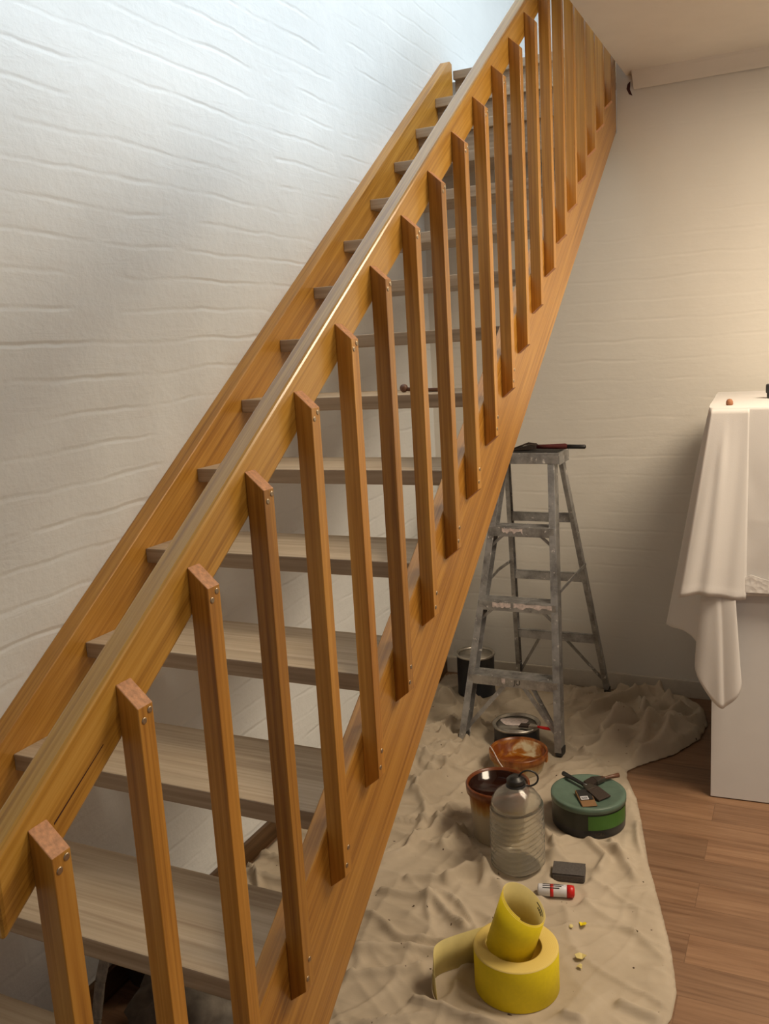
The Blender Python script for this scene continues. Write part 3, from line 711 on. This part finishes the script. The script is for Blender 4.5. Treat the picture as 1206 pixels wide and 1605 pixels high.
# ---------------------------------------------------------------- pad, tube, scraps
gp = thing('sanding_block', 'dark grey sanding pad lying just behind the red-capped tube', 'sanding pad', (.975, 1.165, ZCL), math.radians(10))
b = new(); box(b, (-.050, -.034, 0), (.050, .034, .026)); obj('foam_core', b, M['grey_pad'], gp, world=False, bevel=.006)
b = new(); box(b, (-.0495, -.0335, .0262), (.0495, .0335, .0278)); obj('grit_face', b, M['grey_pad'], gp, world=False, bevel=.001)
tb = thing('glue_tube', 'white printed tube with red cap lying beside the yellow sandpaper roll', 'tube', (.975, 1.055, ZCL+.0185), math.radians(14))
b = new(); rr = [.004, .0165, .018, .018, .018, .0165]; xs = [-.068, -.066, -.062, .0, .018, .020]; tube(b, [(x, 0, 0) for x in xs], rr, 20); obj('body', b, M['cyan_white'], tb, smooth=True, world=False)
b = new(); tube(b, [(x, 0, 0) for x in (.020, .0205, .034, .036, .040, .043)], [.014, .0185, .0185, .0175, .0168, .010], 20); obj('cap', b, M['red'], tb, smooth=True, world=False)
b = new()
for i in range(6):
    a = math.radians(-75+i*22); 
    m_ = Matrix.Rotation(a, 4, 'X')
    q = new(); box(q, (-.052, -.0016, .0178), (.010-.006*(i % 3), .0016, .0184)); q.transform(m_); me_ = bpy.data.meshes.new('t'); q.to_mesh(me_); q.free(); b.from_mesh(me_); bpy.data.meshes.remove(me_)
obj('printed_lines', b, M['ink'], tb, world=False)
b = new(); tube(b, [(-.030, 0, 0), (-.020, 0, 0)], .0184, 20); obj('red_band', b, M['red'], tb, smooth=True, world=False)

def scrap(label, x, y, s, rz, m):
    b = new(); rg = random.Random(int(x*999)); n = 7
    z0 = cloth_h(x, y)+.002
    up = [b.verts.new((x+s*(.7+.5*rg.random())*math.cos(rz+i*2*math.pi/n)*(1 if i % 2 else .6), y+s*(.6+.4*rg.random())*math.sin(rz+i*2*math.pi/n), z0+.003+s*.5*rg.random())) for i in range(n)]
    b.faces.new(up)
    bmesh.ops.triangulate(b, faces=b.faces[:])
    tag(obj('paper_scrap', b, m, solid=.0012), label, 'paper scrap', 'torn sandpaper scraps on the drop cloth')
scrap('single bright yellow torn scrap, the farthest from the viewer right of the roll', 1.074, .925, .014, .4, M['yellow'])
scrap('tiny pale torn scrap left of the bright yellow one, right of the roll', 1.046, .900, .008, 1.4, M['paper_back'])
scrap('larger curled pale paper scrap to the right of the yellow sandpaper roll', 1.095, .792, .017, 2.2, M['paper_back'])
scrap('small pale yellow scrap nearest the viewer, right of the yellow roll', 1.103, .760, .010, .9, M['paper_back'])

# ---------------------------------------------------------------- yellow sandpaper roll
RX, RY, RR, RH = .962, .650, .110, .115
ro = thing('sandpaper_roll', 'big bright yellow sandpaper roll with a tilted coil pulled from its centre', 'sandpaper roll', (RX, RY, ZCL))
b = new(); lathe(b, [(.0665, 0), (RR-.002, 0), (RR, .002), (RR, RH-.002), (RR-.0015, RH), (RR-.006, RH+.001), (.069, RH-.001), (.0665, RH-.002), (.0665, 0)], 72, mi=[1, 1, 0, 1, 1, 1, 1, 1])
obj('coil', b, [M['yellow'], M['roll_end']], ro, world=False, frame=W(ro))
# pulled-out inner coil: a loose open cylinder leaning back, wound as a short spiral
def spiral(bm, r0, r1, turns, h, skew, n=90, th=.0009, a_start=0.):
    rows = []
    for i in range(n+1):
        u = i/n; a = a_start+u*turns*2*math.pi; r = r0+(r1-r0)*u
        lift = skew*u
        rows.append([bm.verts.new((rr*math.cos(a), rr*math.sin(a), z)) for rr, z in ((r, lift), (r, lift+h), (r+th, lift+h), (r+th, lift))])
    for p, q in zip(rows, rows[1:]):
        for k in range(4):
            f = bm.faces.new((p[k], p[(k+1) % 4], q[(k+1) % 4], q[k])); f.smooth = True; f.material_index = 0 if k == 2 else 1
    bm.faces.new(rows[0]); bm.faces.new(rows[-1][::-1])
b = new(); spiral(b, .0625, .0575, 2.2, RH+.026, .006, a_start=3.6)
tiltM = Matrix.Translation((-.018, .002, .104)) @ Matrix.Rotation(math.radians(18), 4, Vector((.12, 1, 0)).normalized())
# lean: the near-right lip is lower than the far-left one
for v in b.verts: v.co.z -= .32*(v.co.x*.95+v.co.y*.1)*smooth(v.co.z/.08)
b.transform(tiltM)
core = obj('pulled_out_coil', b, [M['yellow'], M['paper_back']], ro, world=False)
def bars(bm, M4, rows):
    for (u, v, l) in rows:
        q = new(); box(q, (u, v, 0), (u+l, v+.0022, .0004)); q.transform(M4); me_ = bpy.data.meshes.new('t'); q.to_mesh(me_); q.free(); bm.from_mesh(me_); bpy.data.meshes.remove(me_)
# trailing tail of paper, leaving the roll at its left side and curving toward the viewer
tail = [(-.088, .066), (-.130, .030), (-.170, -.006), (-.197, -.035), (-.208, -.062), (-.205, -.085), (-.190, -.115), (-.170, -.138)]
def catmull(P, n=8):
    o = []
    for i in range(len(P)-1):
        p0, p1, p2, p3 = [Vector(P[max(0, min(len(P)-1, k))]) for k in (i-1, i, i+1, i+2)]
        for j in range(n):
            t = j/n; o.append(.5*((2*p1)+(p2-p0)*t+(2*p0-5*p1+4*p2-p3)*t*t+(3*p1-p0-3*p2+p3)*t*t*t))
    o.append(Vector(P[-1])); return o
tp = catmull([(x, y, 0) for x, y in tail])
b = new(); rows = []
for i, p in enumerate(tp):
    d = (tp[min(i+1, len(tp)-1)]-tp[max(i-1, 0)]).normalized(); nrm = Vector((d.y, -d.x, 0))
    u = i/(len(tp)-1); top = RH*.94; bot = .002
    cut = smooth((u-.80)/.2); top = top-(top-.010)*cut
    lean = nrm*(-.012*math.sin(u*3.1))
    rows.append([b.verts.new(q) for q in (p+Vector((0, 0, bot)), p+lean+Vector((0, 0, top)), p+lean+nrm*.0009+Vector((0, 0, top)), p+nrm*.0009+Vector((0, 0, bot)))])
for p, q in zip(rows, rows[1:]):
    for k in range(4):
        f = b.faces.new((p[k], p[(k+1) % 4], q[(k+1) % 4], q[k])); f.smooth = True; f.material_index = 1
b.faces.new(rows[0]); b.faces.new(rows[-1][::-1])
tail_o = obj('paper_tail', b, [M['yellow'], M['paper_back']], ro, world=False)
b = new()                                    # black print on the back of the paper
for j, (i0, zz, ln) in enumerate(((9, .062, 9), (10, .070, 5), (8, .054, 10), (34, .050, 3), (35, .040, 4), (38, .030, 4))):
    b = new()
    for i in range(i0, i0+ln):
        if (i+j) % 4 == 3: continue
        p, q = tp[i], tp[i+1]; d = (q-p).normalized(); nrm = Vector((d.y, -d.x, 0)); u = i/(len(tp)-1); ln_ = nrm*(-.012*math.sin(u*3.1))*(zz/RH)
        for sgn in (1,):
            o_ = ln_+nrm*(.0018)
            hexa(b, [p+o_+Vector((0, 0, zz)), q+o_+Vector((0, 0, zz)), q+o_+Vector((0, 0, zz+.0026)), p+o_+Vector((0, 0, zz+.0026))], [p+ln_+Vector((0, 0, zz)), q+ln_+Vector((0, 0, zz)), q+ln_+Vector((0, 0, zz+.0026)), p+ln_+Vector((0, 0, zz+.0026))])
    obj('printed_line', xf(b, W(ro)), M['ink'], tail_o)
b = new()                                    # print inside the pulled-out coil
for row, (zz, a_0, a_1) in enumerate(((RH+.008, .55, .95), (RH+.019, .35, 1.10))):
    b = new()
    na = 10
    for i in range(na):
        if row == 0 and i % 3 == 2: continue
        a = a_0+(a_1-a_0)*i/na; a2 = a+(a_1-a_0)/na*.85; r_ = .0560; hh = .006 if row == 0 else .0025
        pts = lambda r: [Vector((r*math.cos(a), r*math.sin(a), zz)), Vector((r*math.cos(a2), r*math.sin(a2), zz)), Vector((r*math.cos(a2), r*math.sin(a2), zz+hh)), Vector((r*math.cos(a), r*math.sin(a), zz+hh))]
        hexa(b, pts(r_), pts(r_+.0010))
    for v in b.verts: v.co.z -= .32*(v.co.x*.95+v.co.y*.1)
    b.transform(tiltM); obj('printed_line', xf(b, W(ro)), M['ink'], core)

# ---------------------------------------------------------------- clutter under the lowest treads
b = new(); n = 30; nn = 18                    # dusty grey bundle
for_v = []
bmesh.ops.create_icosphere(b, subdivisions=4, radius=1)
for v in b.verts:
    d = 1+.30*noise.noise(v.co*2.2)+.16*ridged(v.co.x, v.co.y+v.co.z, 3, 1, 5)
    v.co = Vector((v.co.x*.15*d, v.co.y*.13*d, max(-.10, v.co.z*.13*d)))
xf(b, Matrix.Translation((.30, .16, .10)))
tag(obj('cloth_bundle', b, M['wrap'], smooth=True), 'crumpled dusty grey cloth bundle on the floor under the lowest treads', 'cloth')
b = new()
bmesh.ops.create_icosphere(b, subdivisions=4, radius=1)
for v in b.verts:
    d = 1+.25*noise.noise(v.co*1.8+Vector((4, 0, 0)))
    v.co = Vector((v.co.x*.085*d, v.co.y*.12*d, max(-.10, v.co.z*.12*d)))
xf(b, Matrix.Translation((.055, .36, .10)))
tag(obj('bin_bag', b, M['dustblack'], smooth=True), 'dark plastic bag slumped by the left wall under the stairs', 'bag')
b = new(); pts = [(.070, .045, .0), (.062, .08, .08), (.058, .11, .16), (.066, .14, .24)]
for p, q in zip(pts, pts[1:]): beam(b, p, q, .028, .010, (0, 1, 0))
tag(obj('paint_stick', b, M['whitewash'], bevel=.003), 'white-streaked flat stick standing beside the dark bag under the stairs', 'stick')

# ---------------------------------------------------------------- white cabinet with sheet
cb = thing('cabinet', 'tall plain white cabinet standing against the back wall', 'cabinet', (1.33, 1.832, 0), math.radians(3.2))
CW, CD, CH = .95, .76, 1.40
b = new(); box(b, (0, .018, .0), (.018, CD, CH-.02)); obj('side_panel', b, M['cab'], cb, world=False, bevel=.001)
b = new(); box(b, (CW-.018, .018, .0), (CW, CD, CH-.02)); obj('side_panel', b, M['cab'], cb, world=False, bevel=.001)
b = new(); box(b, (.018, CD-.006, .0), (CW-.018, CD, CH-.02)); obj('back_panel', b, M['cab'], cb, world=False)
b = new(); box(b, (0, 0, .004), (CW/2-.0015, .0178, CH-.022)); obj('door', b, M['cab'], cb, world=False, bevel=.001)
b = new(); box(b, (CW/2+.0015, 0, .004), (CW, .0178, CH-.022)); obj('door', b, M['cab'], cb, world=False, bevel=.001)
b = new(); box(b, (-.002, -.002, CH-.0198), (CW+.002, CD, CH)); obj('top', b, M['cab'], cb, world=False, bevel=.002)

# sheet: flat on top, straight drop in front, flared folds down the left side
KEYS = [  # top point, bottom point (world)
    ((2.20, 1.850, 1.405), (2.20, 1.835, .775)), ((1.80, 1.845, 1.405), (1.80, 1.822, .775)), ((1.55, 1.832, 1.405), (1.55, 1.808, .775)),
    ((1.42, 1.825, 1.405), (1.425, 1.800, .770)), ((1.375, 1.822, 1.405), (1.400, 1.790, .765)),
    ((1.362, 1.822, 1.405), (1.405, 1.770, .600)), ((1.352, 1.822, 1.405), (1.425, 1.755, .450)), ((1.340, 1.822, 1.405), (1.385, 1.740, .385)), ((1.330, 1.822, 1.405), (1.345, 1.745, .40)),
    ((1.322, 1.824, 1.405), (1.290, 1.770, .50)), ((1.316, 1.835, 1.405), (1.275, 1.800, .585)), ((1.312, 1.87, 1.405), (1.245, 1.86, .610)), ((1.308, 1.93, 1.405), (1.175, 1.93, .600)), ((1.305, 1.98, 1.405), (1.165, 1.97, .610)),
    ((1.302, 2.05, 1.405), (1.215, 2.05, .66)), ((1.298, 2.15, 1.405), (1.19, 2.15, .67)), ((1.292, 2.28, 1.405), (1.235, 2.28, .68)), ((1.285, 2.42, 1.405), (1.20, 2.42, .69)), ((1.280, 2.55, 1.405), (1.235, 2.55, .70))]
def sheet():
    tops = catmull([k[0] for k in KEYS], 6); bots = catmull([k[1] for k in KEYS], 6); n = len(tops); rows = 60
    b = new(); grid = []
    for i in range(n):
        colv = []
        for j in range(rows+1):
            s = j/rows; t_, q = tops[i], bots[i]
            p = t_.lerp(q, s); x, y, z = p
            fl = s**1.25/s if s > 0 else 0
            p = Vector((t_.x+(q.x-t_.x)*(s**1.0 if i < 30 else s**.92), t_.y+(q.y-t_.y)*s**.8, t_.z+(q.z-t_.z)*s))
            w_ = smooth(s*2.5)
            if i < 26:                      # broad flat front with soft ripples and ironed creases
                p.y -= w_*(.004+.006*noise.noise(Vector((p.x*9, s*1.5, 2)))+.003*noise.noise(Vector((p.x*26, s*6, 5))))
                p.y -= .0035*math.exp(-((p.x-1.428)/.003)**2)*w_+.002*math.exp(-((p.z-1.03)/.004)**2)
            else:
                a = noise.noise(Vector((i*.16, s*1.3, 7))); p.x += w_*s*.016*a; p.y += w_*s*.012*noise.noise(Vector((i*.2, s*2, 12)))
            colv.append(b.verts.new(p))
        grid.append(colv)
    for g, h in zip(grid, grid[1:]):
        for j in range(rows):
            f = b.faces.new((g[j], g[j+1], h[j+1], h[j])); f.smooth = True
            zc = (g[j].co.z+h[j].co.z)/2
    # top surface, joined to the first row
    back = [b.verts.new((max(1.275, min(2.2, t_.x)), 2.58, 1.405)) for t_ in tops]
    for i in range(n-1):
        if tops[i].y < 1.84 or True:
            try:
                f = b.faces.new((grid[i][0], grid[i+1][0], back[i+1], back[i]))
                f.smooth = False
            except ValueError: pass
    o = obj('sheet', b, M['linen'], solid=.002)
    tag(o, 'white cotton sheet draped over the white cabinet with a long pointed corner', 'sheet')
    # embroidered band above the front hem
    b = new(); prev = None
    for i in range(0, 28):
        x = 2.2-(2.2-1.425)*i/27; 
        y = 1.790+(x-1.4)*.046-.0
        zz = [(.790, 0), (.835+.012*math.sin(x*60), 0)]
        cur = [b.verts.new((x, y, .785)), b.verts.new((x, y, .838+.010*math.sin(x*70)))]
        if prev: b.faces.new((prev[0], prev[1], cur[1], cur[0]))
        prev = cur
    e = obj('embroidered_border', b, M['lace'], o, solid=.002)
    # the upper layer folded forward over the hanging corner
    b = new(); grid = []; NI, NJ = 22, 40
    for i in range(NI+1):
        u = i/NI; colv = []
        for j in range(NJ+1):
            t = j/NJ
            xt, xb = 1.322+(1.440-1.322)*u, XFL+(1.440-XFL)*u
            x = xt+(xb-xt)*t**1.05
            yb = 1.722+(1.790-1.722)*u**1.4
            y = 1.817+(yb-1.817)*t**.9-.010*math.exp(-((u-.42)/.10)**2)*smooth(t*3)+.004*math.sin(u*17+t*3)*t
            z = 1.400+(.772+.012*math.sin(u*5)-1.400)*t
            if j == NJ-1: y -= .0022
            colv.append(b.verts.new((x, y, z)))
        grid.append(colv)
    for g, h in zip(grid, grid[1:]):
        for j in range(NJ):
            f = b.faces.new((g[j], g[j+1], h[j+1], h[j])); f.smooth = True
    obj('folded_layer', b, M['linen'], o, solid=.0022)
    return o
XFL = 1.232
sh = sheet()
# things on the sheet
zt_ = 1.4065
b = new(); lathe(b, [(0, 0), (.010, 0), (.012, .003), (.011, .012), (.007, .019), (0, .021)], 16); xf(b, Matrix.Translation((1.372, 1.91, zt_)) @ Matrix.Rotation(.1, 4, 'X'))
tag(obj('cork', b, M['cork'], smooth=True), 'small brown cork on the left end of the sheet-covered cabinet', 'cork')
bk = thing('clamp', 'small black clamp-like tool at the right frame edge on the sheet', 'tool', (1.50, 2.18, zt_), 0)
b = new(); hexa(b, [(-.026, -.02, .018), (.10, -.02, .018), (.10, .02, .018), (-.026, .02, .018)], [(-.026, -.02, .050), (.10, -.02, .052), (.10, .02, .052), (-.026, .02, .050)]); obj('body', b, M['black'], bk, world=False, bevel=.004)
for x_ in (-.022, .012, .07):
    b = new(); box(b, (x_, -.016, 0), (x_+.012, .016, .020)); obj('jaw', b, M['black'], bk, world=False, bevel=.002)
